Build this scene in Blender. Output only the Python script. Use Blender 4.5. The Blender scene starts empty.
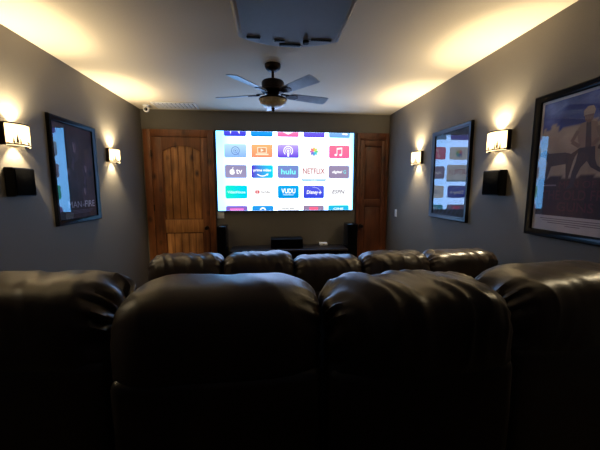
import bpy, bmesh, math, random
from mathutils import Vector, Matrix, noise

PI = math.pi
scene = bpy.context.scene
COL = scene.collection
R = math.radians

# ------------------------------------------------------------------ room (metres)
XL, XR, YF, YB, ZC = -1.935, 1.971, 4.92, -2.6, 2.79
RISER_Y, RISER_H = 2.02, 0.27

# ------------------------------------------------------------------ materials
def lin(c):
    def g(v):
        v /= 255.0
        return v / 12.92 if v <= 0.04045 else ((v + 0.055) / 1.055) ** 2.4
    return (g(c[0]), g(c[1]), g(c[2]), 1.0)

def new_mat(name):
    m = bpy.data.materials.new(name)
    m.use_nodes = True
    nt = m.node_tree
    return m, nt, nt.nodes['Principled BSDF'], nt.nodes['Material Output']

def N(nt, kind, **kw):
    n = nt.nodes.new(kind)
    for k, v in kw.items():
        setattr(n, k, v)
    return n

def ramp(nt, stops):
    r = N(nt, 'ShaderNodeValToRGB')
    els = r.color_ramp.elements
    while len(els) < len(stops):
        els.new(0.5)
    for e, (p, c) in zip(els, stops):
        e.position = p
        e.color = c
    return r

def coords(nt, scale=(1, 1, 1), kind='Object'):
    tc = N(nt, 'ShaderNodeTexCoord')
    mp = N(nt, 'ShaderNodeMapping')
    mp.inputs['Scale'].default_value = scale
    nt.links.new(tc.outputs[kind], mp.inputs['Vector'])
    return mp.outputs['Vector']

def bump(nt, bsdf, height, strength, dist=0.01):
    b = N(nt, 'ShaderNodeBump')
    b.inputs['Strength'].default_value = strength
    b.inputs['Distance'].default_value = dist
    nt.links.new(height, b.inputs['Height'])
    nt.links.new(b.outputs['Normal'], bsdf.inputs['Normal'])

def plain(name, c, rough=0.5, metal=0.0, spec=0.5, nscale=40, var=0.08, bmp=0.0):
    """painted / moulded surface with a slight procedural variation"""
    m, nt, b, o = new_mat(name)
    v = coords(nt)
    n = N(nt, 'ShaderNodeTexNoise')
    n.inputs['Scale'].default_value = nscale
    n.inputs['Detail'].default_value = 3
    nt.links.new(v, n.inputs['Vector'])
    L = lin(c)
    r = ramp(nt, [(0.3, tuple(x * (1 - var) for x in L[:3]) + (1,)), (0.7, tuple(min(1, x * (1 + var)) for x in L[:3]) + (1,))])
    nt.links.new(n.outputs['Fac'], r.inputs['Fac'])
    nt.links.new(r.outputs['Color'], b.inputs['Base Color'])
    b.inputs['Roughness'].default_value = rough
    b.inputs['Metallic'].default_value = metal
    b.inputs['Specular IOR Level'].default_value = spec
    if bmp:
        bump(nt, b, n.outputs['Fac'], bmp)
    return m

M = {}
M['wall'] = plain('wall_paint', (111, 105, 95), 0.62, spec=0.35, nscale=160, var=0.03, bmp=0.12)
M['ceiling'] = plain('ceiling_paint', (222, 208, 186), 0.8, spec=0.2, nscale=120, var=0.02, bmp=0.15)
M['carpet'] = plain('carpet_pile', (44, 38, 34), 0.95, spec=0.1, nscale=400, var=0.25, bmp=0.6)
M['white'] = plain('white_plastic', (236, 234, 230), 0.4, var=0.02)
M['projector_white'] = plain('projector_shell', (205, 205, 208), 0.45, var=0.02)
M['grey_plastic'] = plain('grey_plastic', (110, 112, 118), 0.45, var=0.03)
M['black'] = plain('black_plastic', (9, 9, 10), 0.5, spec=0.2, var=0.1)
M['cloth_black'] = plain('speaker_cloth', (6, 6, 7), 0.95, spec=0.03, nscale=600, var=0.3, bmp=0.3)
M['gloss_black'] = plain('black_lacquer', (12, 12, 15), 0.16, var=0.05)
M['frame_black'] = plain('black_frame_lacquer', (9, 9, 11), 0.2, spec=0.18, var=0.1)
M['bronze'] = plain('oil_rubbed_bronze', (44, 31, 24), 0.38, metal=0.75, nscale=25, var=0.3)
M['dark_wood'] = plain('espresso_wood', (34, 25, 21), 0.4, nscale=12, var=0.2)
M['blade'] = plain('blade_grey', (168, 170, 178), 0.28, nscale=18, var=0.12)
M['lens_dark'] = plain('lens_black', (6, 6, 8), 0.08)
M['trim'] = plain('trim_wood', (92, 55, 30), 0.4, nscale=14, var=0.2)

def leather(name, c, rough=0.36):
    m, nt, b, o = new_mat(name)
    v = coords(nt)
    vo = N(nt, 'ShaderNodeTexVoronoi', feature='DISTANCE_TO_EDGE')
    vo.inputs['Scale'].default_value = 260
    no = N(nt, 'ShaderNodeTexNoise')
    no.inputs['Scale'].default_value = 9
    no.inputs['Detail'].default_value = 5
    nt.links.new(v, vo.inputs['Vector']); nt.links.new(v, no.inputs['Vector'])
    L = lin(c)
    r = ramp(nt, [(0.3, tuple(x * 0.7 for x in L[:3]) + (1,)), (0.75, tuple(x * 1.25 for x in L[:3]) + (1,))])
    nt.links.new(no.outputs['Fac'], r.inputs['Fac'])
    nt.links.new(r.outputs['Color'], b.inputs['Base Color'])
    mr = N(nt, 'ShaderNodeMapRange')
    mr.inputs['To Min'].default_value = rough - 0.06
    mr.inputs['To Max'].default_value = rough + 0.12
    b.inputs['Specular IOR Level'].default_value = 0.95
    nt.links.new(no.outputs['Fac'], mr.inputs['Value'])
    nt.links.new(mr.outputs['Result'], b.inputs['Roughness'])
    mx = N(nt, 'ShaderNodeMath', operation='MULTIPLY_ADD')
    mx.inputs[1].default_value = 0.25
    nt.links.new(vo.outputs['Distance'], mx.inputs[0])
    nt.links.new(no.outputs['Fac'], mx.inputs[2])
    bump(nt, b, mx.outputs['Value'], 0.22, 0.006)
    return m
M['leather'] = leather('brown_leather', (46, 33, 22), 0.34)

def wood(name, c0, c1, c2):
    m, nt, b, o = new_mat(name)
    v = coords(nt, (14, 14, 0.9))
    w = N(nt, 'ShaderNodeTexNoise')
    w.inputs['Scale'].default_value = 1.6
    w.inputs['Detail'].default_value = 7
    w.inputs['Distortion'].default_value = 1.3
    nt.links.new(v, w.inputs['Vector'])
    r = ramp(nt, [(0.3, lin(c0)), (0.52, lin(c1)), (0.75, lin(c2))])
    nt.links.new(w.outputs['Fac'], r.inputs['Fac'])
    # knots
    v2 = coords(nt, (6, 6, 3.6))
    vo = N(nt, 'ShaderNodeTexVoronoi')
    vo.inputs['Scale'].default_value = 0.9
    nt.links.new(v2, vo.inputs['Vector'])
    kr = ramp(nt, [(0.06, (1, 1, 1, 1)), (0.24, (0, 0, 0, 1))])
    nt.links.new(vo.outputs['Distance'], kr.inputs['Fac'])
    # big patches
    v3 = coords(nt, (2.2, 2.2, 1.2))
    pn = N(nt, 'ShaderNodeTexNoise')
    pn.inputs['Scale'].default_value = 1.8
    nt.links.new(v3, pn.inputs['Vector'])
    pr = ramp(nt, [(0.35, (0.55, 0.5, 0.45, 1)), (0.65, (1.1, 1.05, 1.0, 1))])
    nt.links.new(pn.outputs['Fac'], pr.inputs['Fac'])
    mul = N(nt, 'ShaderNodeMix', data_type='RGBA', blend_type='MULTIPLY')
    mul.inputs['Factor'].default_value = 1
    nt.links.new(r.outputs['Color'], mul.inputs['A']); nt.links.new(pr.outputs['Color'], mul.inputs['B'])
    mix = N(nt, 'ShaderNodeMix', data_type='RGBA')
    nt.links.new(kr.outputs['Color'], mix.inputs['Factor'])
    nt.links.new(mul.outputs['Result'], mix.inputs['A'])
    mix.inputs['B'].default_value = lin((48, 20, 8))
    nt.links.new(mix.outputs['Result'], b.inputs['Base Color'])
    b.inputs['Roughness'].default_value = 0.42
    bump(nt, b, w.outputs['Fac'], 0.08, 0.004)
    return m
M['alder'] = wood('knotty_alder', (156, 102, 54), (190, 132, 74), (214, 156, 94))
M['alder_red'] = wood('alder_casing', (112, 66, 36), (136, 82, 44), (156, 100, 56))
M['alder_dark'] = wood('knotty_alder_red', (92, 50, 28), (110, 62, 34), (124, 74, 42))

# pictures: colour lives in the print itself
def print_mat(name, emit):
    m, nt, b, o = new_mat(name)
    a = N(nt, 'ShaderNodeVertexColor', layer_name='ink')
    if emit:
        e = N(nt, 'ShaderNodeEmission')
        e.inputs['Strength'].default_value = emit
        nt.links.new(a.outputs['Color'], e.inputs['Color'])
        nt.links.new(e.outputs['Emission'], o.inputs['Surface'])
    else:
        nt.links.new(a.outputs['Color'], b.inputs['Base Color'])
        b.inputs['Roughness'].default_value = 0.6
    return m
M['ink'] = print_mat('printed_paper', 0)
M['picture'] = print_mat('projected_picture', 1.0)

# poster glazing: clear sheet that mirrors by Fresnel
m, nt, b, o = new_mat('poster_glazing')
tr = N(nt, 'ShaderNodeBsdfTransparent'); gl = N(nt, 'ShaderNodeBsdfGlossy'); fr = N(nt, 'ShaderNodeFresnel'); mx = N(nt, 'ShaderNodeMixShader')
gl.inputs['Roughness'].default_value = 0.012
geo = N(nt, 'ShaderNodeNewGeometry'); mr = N(nt, 'ShaderNodeMapRange')
mr.inputs['To Min'].default_value = 1.52; mr.inputs['To Max'].default_value = 1 / 1.52
nt.links.new(geo.outputs['Backfacing'], mr.inputs['Value']); nt.links.new(mr.outputs['Result'], fr.inputs['IOR'])
nt.links.new(fr.outputs['Fac'], mx.inputs['Fac']); nt.links.new(tr.outputs[0], mx.inputs[1]); nt.links.new(gl.outputs[0], mx.inputs[2])
nt.links.new(mx.outputs[0], o.inputs['Surface'])
M['glazing'] = m

# sconce shade: thin cream mica, lit from within
m, nt, b, o = new_mat('cream_mica_shade')
v = coords(nt)
n = N(nt, 'ShaderNodeTexNoise'); n.inputs['Scale'].default_value = 30
nt.links.new(v, n.inputs['Vector'])
r = ramp(nt, [(0.3, (0.92, 0.80, 0.58, 1)), (0.7, (0.96, 0.88, 0.70, 1))])
nt.links.new(n.outputs['Fac'], r.inputs['Fac'])
tl = N(nt, 'ShaderNodeBsdfTranslucent'); df = N(nt, 'ShaderNodeBsdfDiffuse'); ms = N(nt, 'ShaderNodeMixShader'); ms.inputs['Fac'].default_value = 0.4
nt.links.new(r.outputs['Color'], tl.inputs['Color']); nt.links.new(r.outputs['Color'], df.inputs['Color'])
nt.links.new(tl.outputs[0], ms.inputs[1]); nt.links.new(df.outputs[0], ms.inputs[2])
em = N(nt, 'ShaderNodeEmission'); em.inputs['Color'].default_value = (1.0, 0.80, 0.48, 1); em.inputs['Strength'].default_value = 0.9
ad = N(nt, 'ShaderNodeAddShader')
nt.links.new(ms.outputs[0], ad.inputs[0]); nt.links.new(em.outputs[0], ad.inputs[1])
nt.links.new(ad.outputs[0], o.inputs['Surface'])
M['shade'] = m

m, nt, b, o = new_mat('lit_bulb')
em = N(nt, 'ShaderNodeEmission'); em.inputs['Color'].default_value = (1.0, 0.82, 0.52, 1); em.inputs['Strength'].default_value = 12
nt.links.new(em.outputs[0], o.inputs['Surface'])
M['bulb'] = m

m, nt, b, o = new_mat('amber_alabaster_glass')
v = coords(nt)
n = N(nt, 'ShaderNodeTexNoise'); n.inputs['Scale'].default_value = 14; n.inputs['Distortion'].default_value = 2
nt.links.new(v, n.inputs['Vector'])
r = ramp(nt, [(0.3, lin((206, 180, 140))), (0.7, lin((240, 226, 200)))])
nt.links.new(n.outputs['Fac'], r.inputs['Fac']); nt.links.new(r.outputs['Color'], b.inputs['Base Color'])
b.inputs['Roughness'].default_value = 0.25
b.inputs['Subsurface Weight'].default_value = 0.2
b.inputs['Subsurface Radius'].default_value = (0.03, 0.02, 0.01)
M['alabaster'] = m

# ------------------------------------------------------------------ objects
def link(o, parent=None):
    COL.objects.link(o)
    if parent is not None:
        o.parent = parent
    return o

def tag(o, label, cat, group=None):
    o['label'] = label
    o['category'] = cat
    if group:
        o['group'] = group
    return o

def thing(name, label, cat, loc=(0, 0, 0), rz=0.0, group=None):
    o = bpy.data.objects.new(name, None)
    o.empty_display_size = 0.1
    o.location = loc
    o.rotation_euler = (0, 0, rz)
    link(o)
    return tag(o, label, cat, group)

class MB:
    def __init__(self):
        self.bm = bmesh.new()
    def box(self, x0, x1, y0, y1, z0, z1, bev=0.0, seg=2, mat=None):
        bm2 = bmesh.new()
        bmesh.ops.create_cube(bm2, size=1)
        for v in bm2.verts:
            v.co = Vector(((x0 + x1) / 2 + v.co.x * (x1 - x0), (y0 + y1) / 2 + v.co.y * (y1 - y0), (z0 + z1) / 2 + v.co.z * (z1 - z0)))
        if bev:
            bmesh.ops.bevel(bm2, geom=bm2.edges[:], offset=bev, segments=seg, profile=0.5, affect='EDGES')
        self.merge(bm2, mat)
        return self
    def merge(self, bm2, mat=None):
        if mat is not None:
            bmesh.ops.transform(bm2, matrix=mat, verts=bm2.verts[:])
        me = bpy.data.meshes.new('tmp')
        bm2.to_mesh(me); bm2.free()
        self.bm.from_mesh(me)
        bpy.data.meshes.remove(me)
    def lathe(self, prof, seg=32, mat=None):
        bm2 = bmesh.new()
        rings = []
        for r, z in prof:
            if r < 1e-5:
                rings.append([bm2.verts.new((0, 0, z))])
            else:
                rings.append([bm2.verts.new((r * math.cos(2 * PI * i / seg), r * math.sin(2 * PI * i / seg), z)) for i in range(seg)])
        for a, c in zip(rings[:-1], rings[1:]):
            for i in range(seg):
                j = (i + 1) % seg
                q = []
                for v in (a[i % len(a)], a[j % len(a)], c[j % len(c)], c[i % len(c)]):
                    if v not in q:
                        q.append(v)
                if len(q) > 2:
                    bm2.faces.new(q)
        bmesh.ops.recalc_face_normals(bm2, faces=bm2.faces[:])
        self.merge(bm2, mat)
        return self
    def loft(self, rings):
        """closed rings of equal length, capped"""
        bm2 = bmesh.new()
        rv = [[bm2.verts.new(p) for p in ring] for ring in rings]
        n = len(rv[0])
        for a, c in zip(rv[:-1], rv[1:]):
            for i in range(n):
                bm2.faces.new((a[i], a[(i + 1) % n], c[(i + 1) % n], c[i]))
        bm2.faces.new(rv[0][::-1]); bm2.faces.new(rv[-1])
        bmesh.ops.recalc_face_normals(bm2, faces=bm2.faces[:])
        self.merge(bm2)
        return self
    def prism(self, poly, y0, y1):
        """polygon in x,z extruded along y"""
        return self.loft([[(x, y0, z) for x, z in poly], [(x, y1, z) for x, z in poly]])
    def tube(self, pts, r, seg=10):
        rings = []
        for i, p in enumerate(pts):
            p = Vector(p)
            d = (Vector(pts[min(i + 1, len(pts) - 1)]) - Vector(pts[max(i - 1, 0)])).normalized()
            a = d.orthogonal().normalized()
            if abs(d.z) < 0.9:
                a = d.cross(Vector((0, 0, 1))).normalized()
            c = d.cross(a)
            rr = r[i] if isinstance(r, (list, tuple)) else r
            rings.append([p + a * rr * math.cos(2 * PI * k / seg) + c * rr * math.sin(2 * PI * k / seg) for k in range(seg)])
        return self.loft(rings)
    def build(self, name, mat, parent=None, smooth=40):
        me = bpy.data.meshes.new(name)
        self.bm.to_mesh(me); self.bm.free()
        me.materials.append(mat)
        if smooth:
            me.polygons.foreach_set('use_smooth', [True] * len(me.polygons))
            me.set_sharp_from_angle(angle=R(smooth))
        me.update()
        return link(bpy.data.objects.new(name, me), parent)

def struct(o):
    o['kind'] = 'structure'
    return o

# ------------------------------------------------------------------ flat pictures (screen image, poster prints, sconce cut-outs)
class Pic:
    """coloured polygons in u (right), v (up); each layer a hair further out of the sheet (towards -y)"""
    def __init__(self, step=0.0004):
        self.f = []
        self.step = step
    def poly(self, pts, col, layer=1):
        cols = [col(u, v) if callable(col) else col for u, v in pts]
        cols = [c if len(c) == 4 else lin(c) for c in cols]          # four values: already linear
        self.f.append(([(u, v) for u, v in pts], cols, layer))
    def rrect(self, cx, cy, w, h, r, col, layer=1, clip=None):
        pts = []
        for sx, sy, a0 in ((1, 1, 0), (-1, 1, 90), (-1, -1, 180), (1, -1, 270)):
            for k in range(7):
                a = R(a0 + 15 * k)
                pts.append((cx + sx * (w / 2 - r) + r * math.cos(a), cy + sy * (h / 2 - r) + r * math.sin(a)))
        if clip:
            pts = [(u, max(clip[0], min(clip[1], v))) for u, v in pts]
            q = []
            for p in pts:
                if not q or (abs(p[0] - q[-1][0]) + abs(p[1] - q[-1][1])) > 1e-6:
                    q.append(p)
            # drop points that lie inside a clipped straight edge
            pts = [p for i, p in enumerate(q) if not (p[1] in clip and q[i - 1][1] == p[1] and q[(i + 1) % len(q)][1] == p[1])]
        self.poly(pts, col, layer)
    def ell(self, cx, cy, rx, ry, col, layer=2, n=24, a0=0, a1=360):
        self.poly([(cx + rx * math.cos(R(a0 + (a1 - a0) * k / n)), cy + ry * math.sin(R(a0 + (a1 - a0) * k / n))) for k in range(n + (a1 - a0 != 360))], col, layer)
    def arc(self, cx, cy, r0, r1, a0, a1, col, layer=2, n=20, sy=1.0):
        o = [(cx + r1 * math.cos(R(a0 + (a1 - a0) * k / n)), cy + sy * r1 * math.sin(R(a0 + (a1 - a0) * k / n))) for k in range(n + 1)]
        i = [(cx + r0 * math.cos(R(a0 + (a1 - a0) * k / n)), cy + sy * r0 * math.sin(R(a0 + (a1 - a0) * k / n))) for k in range(n + 1)]
        for k in range(n):
            self.poly([o[k], o[k + 1], i[k + 1], i[k]], col, layer)
    def line(self, pts, w, col, layer=2):
        for a, c in zip(pts[:-1], pts[1:]):
            a, c = Vector(a), Vector(c)
            d = (c - a).normalized(); p = Vector((-d.y, d.x)) * w / 2
            self.poly([tuple(a - p), tuple(c - p), tuple(c + p), tuple(a + p)], col, layer)
    def grid(self, u0, u1, v0, v1, nu, nv, fn, layer=0):
        for i in range(nu):
            for j in range(nv):
                a, c = u0 + (u1 - u0) * i / nu, u0 + (u1 - u0) * (i + 1) / nu
                d, e = v0 + (v1 - v0) * j / nv, v0 + (v1 - v0) * (j + 1) / nv
                self.poly([(a, d), (c, d), (c, e), (a, e)], fn, layer)
    def text(self, s, cx, cy, w, h, col, layer=2, bold=0.0, shear=0.0):
        cu = bpy.data.curves.new('lettering', 'FONT')
        cu.body = s; cu.size = 1; cu.resolution_u = 3; cu.offset = bold; cu.shear = shear
        ob = bpy.data.objects.new('lettering', cu)
        COL.objects.link(ob)
        bpy.context.view_layer.update()
        me = bpy.data.meshes.new_from_object(ob.evaluated_get(bpy.context.evaluated_depsgraph_get()))
        xs = [v.co.x for v in me.vertices]; ys = [v.co.y for v in me.vertices]
        x0, x1, y0, y1 = min(xs), max(xs), min(ys), max(ys)
        f = lambda p: (cx + ((p.x - x0) / (x1 - x0) - 0.5) * w, cy + ((p.y - y0) / (y1 - y0) - 0.5) * h)
        for pl in me.polygons:
            self.poly([f(me.vertices[i].co) for i in pl.vertices], col, layer)
        bpy.data.objects.remove(ob); bpy.data.curves.remove(cu); bpy.data.meshes.remove(me)
    def build(self, name, mat, parent=None, surf=None):
        verts, faces, cols = [], [], []
        for pts, cs, layer in self.f:
            area = sum(pts[i - 1][0] * pts[i][1] - pts[i][0] * pts[i - 1][1] for i in range(len(pts)))
            if area < 0:
                pts = pts[::-1]; cs = cs[::-1]
            i0 = len(verts)
            for p in pts:
                verts.append(surf(p[0], p[1], layer * self.step) if surf else (p[0], -layer * self.step, p[1]))
            faces.append(tuple(range(i0, i0 + len(pts)))); cols += cs
        me = bpy.data.meshes.new(name)
        me.from_pydata(verts, [], faces)
        at = me.color_attributes.new('ink', 'FLOAT_COLOR', 'CORNER')
        flat = []
        for pl in me.polygons:
            for li in pl.loop_indices:
                flat += cols[me.loops[li].vertex_index]
        at.data.foreach_set('color', flat)
        me.materials.append(mat)
        me.update()
        return link(bpy.data.objects.new(name, me), parent)

def grad(c0, c1, v0, v1, axis=1):
    def f(u, v):
        t = max(0, min(1, ((u, v)[axis] - v0) / (v1 - v0)))
        return tuple(c0[i] + (c1[i] - c0[i]) * t for i in range(3))
    return f

# ================================================================== SETTING
T = 0.12
fl = MB()
fl.box(XL - T, XR + T, YB - T, YF + T, -0.1, 0.0)
struct(fl.build('floor', M['carpet'], smooth=0))
rs = MB().box(XL, XR, YB, RISER_Y, 0.0, RISER_H, 0.012, 2)
struct(rs.build('floor_riser', M['carpet'], smooth=0))
struct(MB().box(XL - T, XR + T, YB - T, YF + T, ZC, ZC + 0.1).build('ceiling', M['ceiling'], smooth=0))
struct(MB().box(XL - T, XL, YB - T, YF + T, 0, ZC).build('wall_left', M['wall'], smooth=0))
struct(MB().box(XR, XR + T, YB - T, YF + T, 0, ZC).build('wall_right', M['wall'], smooth=0))
struct(MB().box(XL, XR, YF, YF + T, 0, ZC).build('wall_front', M['wall'], smooth=0))
struct(MB().box(XL, XR, YB - T, YB, 0, ZC).build('wall_back', M['wall'], smooth=0))
struct(MB().box(XL + 0.001, XL + 0.018, RISER_Y + 0.002, YF, 0.001, 0.11, 0.004).build('baseboard_left', M['trim']))
struct(MB().box(XR - 0.018, XR - 0.001, RISER_Y + 0.002, YF, 0.001, 0.11, 0.004).build('baseboard_right', M['trim']))
struct(MB().box(-0.84, 1.41, YF - 0.018, YF - 0.001, 0.001, 0.11, 0.004).build('baseboard_front', M['trim']))

# ---- doors (front face towards -y)
def door(name, x0, x1, ztop, cas, arch, mat, casmat, framemat, rail, knob_x):
    """x0..x1 is the opening; casing cas wide outside it"""
    t = bpy.data.objects.new(name, None); link(t); t.location = ((x0 + x1) / 2, YF - 0.001, 0)
    struct(t)
    hw = (x1 - x0) / 2
    cl, cr = cas
    c = MB()
    c.box(-hw - cl, -hw, -0.036, 0, 0.002, ztop + 0.11, 0.006)
    c.box(hw, hw + cr, -0.036, 0, 0.002, ztop + 0.11, 0.006)
    c.box(-hw, hw, -0.034, 0, ztop, ztop + 0.11, 0.006)
    c.build('casing', casmat, t)
    g = 0.004
    L = MB()
    L.box(-hw + g, hw - g, -0.006, 0, 0.008, ztop - g)
    st = 0.155 if arch else 0.085
    sr = 0.105 if arch else 0.07
    L.box(-hw + g, -hw + st, -0.030, -0.004, 0.008, ztop - g, 0.006)
    L.box(hw - sr, hw - g, -0.030, -0.004, 0.008, ztop - g, 0.006)
    L.box(-hw + st, hw - sr, -0.0295, -0.004, 0.008, 0.24, 0.006)
    a, bb = -hw + st, hw - sr
    zt = ztop - g
    if arch:
        pts = [(a, zt), (a, ztop - 0.235)]
        for k in range(1, 16):
            u = k / 16
            pts.append((a + (bb - a) * u, ztop - 0.235 + 0.105 * math.sin(PI * u) ** 0.75))
        pts += [(bb, ztop - 0.235), (bb, zt)]
        L.prism(pts, -0.0295, -0.004)
    else:
        L.box(a, bb, -0.0295, -0.004, ztop - 0.10, zt, 0.006)
    leaf = L.build('leaf', framemat, t, 30)
    MB().box(a, bb, -0.0295, -0.004, rail[0], rail[1], 0.007, 3).build('rail', mat, t, 30)
    n = 5 if arch else 1
    for z0, z1 in ((0.24, rail[0]), (rail[1], ztop - 0.10)):
        P_ = MB()
        w = (bb - a - 0.03) / n
        for k in range(n):
            P_.box(a + 0.015 + w * k + 0.005, a + 0.015 + w * (k + 1) - 0.005, -0.017, -0.005, z0 + 0.012, z1 - 0.012, 0.006, 2)
        P_.build('panel', mat, t, 30)
    if knob_x is not None:
        k = MB()
        rot = Matrix.Translation((knob_x, -0.030, 0.975)) @ Matrix.Rotation(R(90), 4, 'X')
        k.lathe([(0, 0), (0.033, 0), (0.033, 0.006), (0.012, 0.012), (0.012, 0.035), (0.027, 0.045), (0.031, 0.058), (0.026, 0.07), (0, 0.074)], 24, rot)
        k.build('knob', M['bronze'], t)
    h = MB()
    for z in (0.3, 1.25, ztop - 0.3):
        h.box(-hw - 0.004, -hw + 0.006, -0.041, -0.012, z, z + 0.1, 0.002)
    h.build('hinge', M['bronze'], t)
    return t
door('door_1', -1.800, -0.955, 2.385, (0.108, 0.094), True, M['alder'], M['alder_red'], M['alder_red'], (0.90, 1.11), 0.37)
door('door_2', 1.475, 1.915, 2.385, (0.05, 0.045), False, M['alder_dark'], M['alder_dark'], M['alder_dark'], (1.30, 1.42), -0.185)

# ================================================================== PROJECTION SCREEN
SX, SZ, SW, SH = 0.272, 1.868, 2.195, 1.245
scr = thing('projection_screen', 'large bright white projection screen on the front wall showing rows of app tiles', 'screen', (SX, YF - 0.002, SZ))
f = MB()
b = 0.012
f.box(-SW / 2 - b, SW / 2 + b, -0.028, 0, SH / 2, SH / 2 + b, 0.003)
f.box(-SW / 2 - b, SW / 2 + b, -0.028, 0, -SH / 2 - b, -SH / 2, 0.003)
f.box(-SW / 2 - b, -SW / 2, -0.028, 0, -SH / 2, SH / 2, 0.003)
f.box(SW / 2, SW / 2 + b, -0.028, 0, -SH / 2, SH / 2, 0.003)
f.build('frame', M['cloth_black'], scr)
MB().box(-SW / 2, SW / 2, -0.014, 0, -SH / 2, SH / 2).build('screen_fabric', M['white'], scr, 0)

p = Pic(0.0005)
W_ = (255, 255, 255)
HOT = (0.92, 0.95, 0.97, 1.0)
def bgcol(u, v):
    t = max(0, min(1, abs(u - 0.05) / 1.05)) ** 1.6
    s = 0.5 + 0.5 * noise.noise(Vector((u * 1.3, v * 1.8, 3.1)))
    t = max(0, min(1, t * 0.85 + 0.3 * (s - 0.5)))
    return (2.4 - 2.1 * t, 3.7 - 2.0 * t, 6.6 - 2.8 * t, 1.0)
p.grid(-SW / 2, SW / 2, -SH / 2, SH / 2, 28, 16, bgcol, 0)
CX = [0.028 + 0.416 * k for k in (-2, -1, 0, 1, 2)]
RY = [0.648, 0.322, 0.0, -0.324, -0.648]
IW, IH, IR = 0.345, 0.208, 0.028
CL = (-SH / 2 + 0.001, SH / 2 - 0.001)
def tile(c, r, col, w=IW, h=IH, layer=1):
    p.rrect(CX[c], RY[r], w, h, IR, col, layer, CL)
def g2(r, top, bot):
    return grad(bot, top, RY[r] - IH / 2, RY[r] + IH / 2)
# row 1: only the lower edge shows
tile(0, 0, g2(0, (110, 110, 235), (62, 58, 214)))
p.poly([(CX[0] - 0.08, 0.62), (CX[0] - 0.055, 0.62), (CX[0] - 0.068, 0.575)], W_, 2)
p.poly([(CX[0] + 0.04, 0.62), (CX[0] + 0.075, 0.62), (CX[0] + 0.07, 0.578)], W_, 2)
tile(1, 0, g2(0, (90, 200, 235), (10, 132, 226)))
tile(2, 0, g2(0, (255, 190, 214), (238, 92, 160)))
p.poly([(CX[2] - 0.085, 0.62), (CX[2] + 0.085, 0.62), (CX[2] + 0.03, 0.595), (CX[2], 0.582), (CX[2] - 0.03, 0.595)], W_, 2)
tile(3, 0, g2(0, (140, 130, 240), (94, 74, 214)))
tile(4, 0, g2(0, (170, 205, 240), (104, 158, 220)))
p.ell(CX[4] + 0.07, 0.606, 0.03, 0.014, W_, 2); p.ell(CX[4] + 0.11, 0.603, 0.025, 0.016, W_, 2)
# row 2
tile(0, 1, g2(1, (178, 216, 238), (132, 172, 236)))
p.arc(CX[0], RY[1], 0.056, 0.066, 0, 360, (96, 124, 178), 2)
p.arc(CX[0], RY[1], 0.026, 0.034, 0, 360, (116, 142, 194), 2)
p.ell(CX[0], RY[1], 0.011, 0.011, (96, 124, 178), 2, 12)
p.line([(CX[0] + 0.012, RY[1] - 0.02), (CX[0] + 0.055, RY[1] - 0.07)], 0.010, (110, 140, 210), 3)
tile(1, 1, g2(1, (236, 178, 116), (238, 142, 108)))
p.rrect(CX[1], RY[1] + 0.012, 0.15, 0.098, 0.010, (255, 224, 196), 2)
p.rrect(CX[1], RY[1] + 0.012, 0.122, 0.072, 0.005, (214, 146, 104), 3)
p.poly([(CX[1] - 0.02, RY[1] - 0.013), (CX[1] + 0.028, RY[1] + 0.012), (CX[1] - 0.02, RY[1] + 0.037)], (255, 236, 214), 4)
p.rrect(CX[1], RY[1] - 0.052, 0.205, 0.022, 0.008, (255, 224, 196), 2)
tile(2, 1, g2(1, (188, 164, 238), (92, 62, 214)))
p.arc(CX[2], RY[1] + 0.008, 0.064, 0.078, -50, 230, W_, 2)
p.arc(CX[2], RY[1] + 0.008, 0.036, 0.048, -45, 225, W_, 2)
p.ell(CX[2], RY[1] + 0.008, 0.020, 0.020, W_, 2, 16)
p.poly([(CX[2] - 0.02, RY[1] - 0.018), (CX[2] + 0.02, RY[1] - 0.018), (CX[2] + 0.012, RY[1] - 0.084), (CX[2] - 0.012, RY[1] - 0.084)], W_, 2)
tile(3, 1, HOT)
for k, c in enumerate([(242, 178, 92), (196, 214, 104), (104, 206, 132), (76, 196, 206), (72, 150, 214), (120, 118, 206), (198, 112, 184), (238, 118, 124)]):
    a = R(90 - 45 * k)
    cx, cy = CX[3] + 0.037 * math.cos(a), RY[1] + 0.037 * math.sin(a)
    q = []
    for j in range(16):
        th = 2 * PI * j / 16
        x, y = 0.030 * math.cos(th), 0.018 * math.sin(th)
        q.append((cx + x * math.cos(a) - y * math.sin(a), cy + x * math.sin(a) + y * math.cos(a)))
    p.poly(q, c, 2 + (k % 2))
tile(4, 1, g2(1, (238, 116, 146), (232, 100, 152)))
for dx in (-0.045, 0.035):
    p.ell(CX[4] + dx - 0.012, RY[1] - 0.048, 0.023, 0.018, W_, 2, 16)
    p.line([(CX[4] + dx + 0.007, RY[1] - 0.048), (CX[4] + dx + 0.007, RY[1] + 0.06 + 0.1 * (dx + 0.045))], 0.011, W_, 2)
p.poly([(CX[4] - 0.043, RY[1] + 0.035), (CX[4] + 0.047, RY[1] + 0.045), (CX[4] + 0.047, RY[1] + 0.072), (CX[4] - 0.043, RY[1] + 0.062)], W_, 2)
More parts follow.
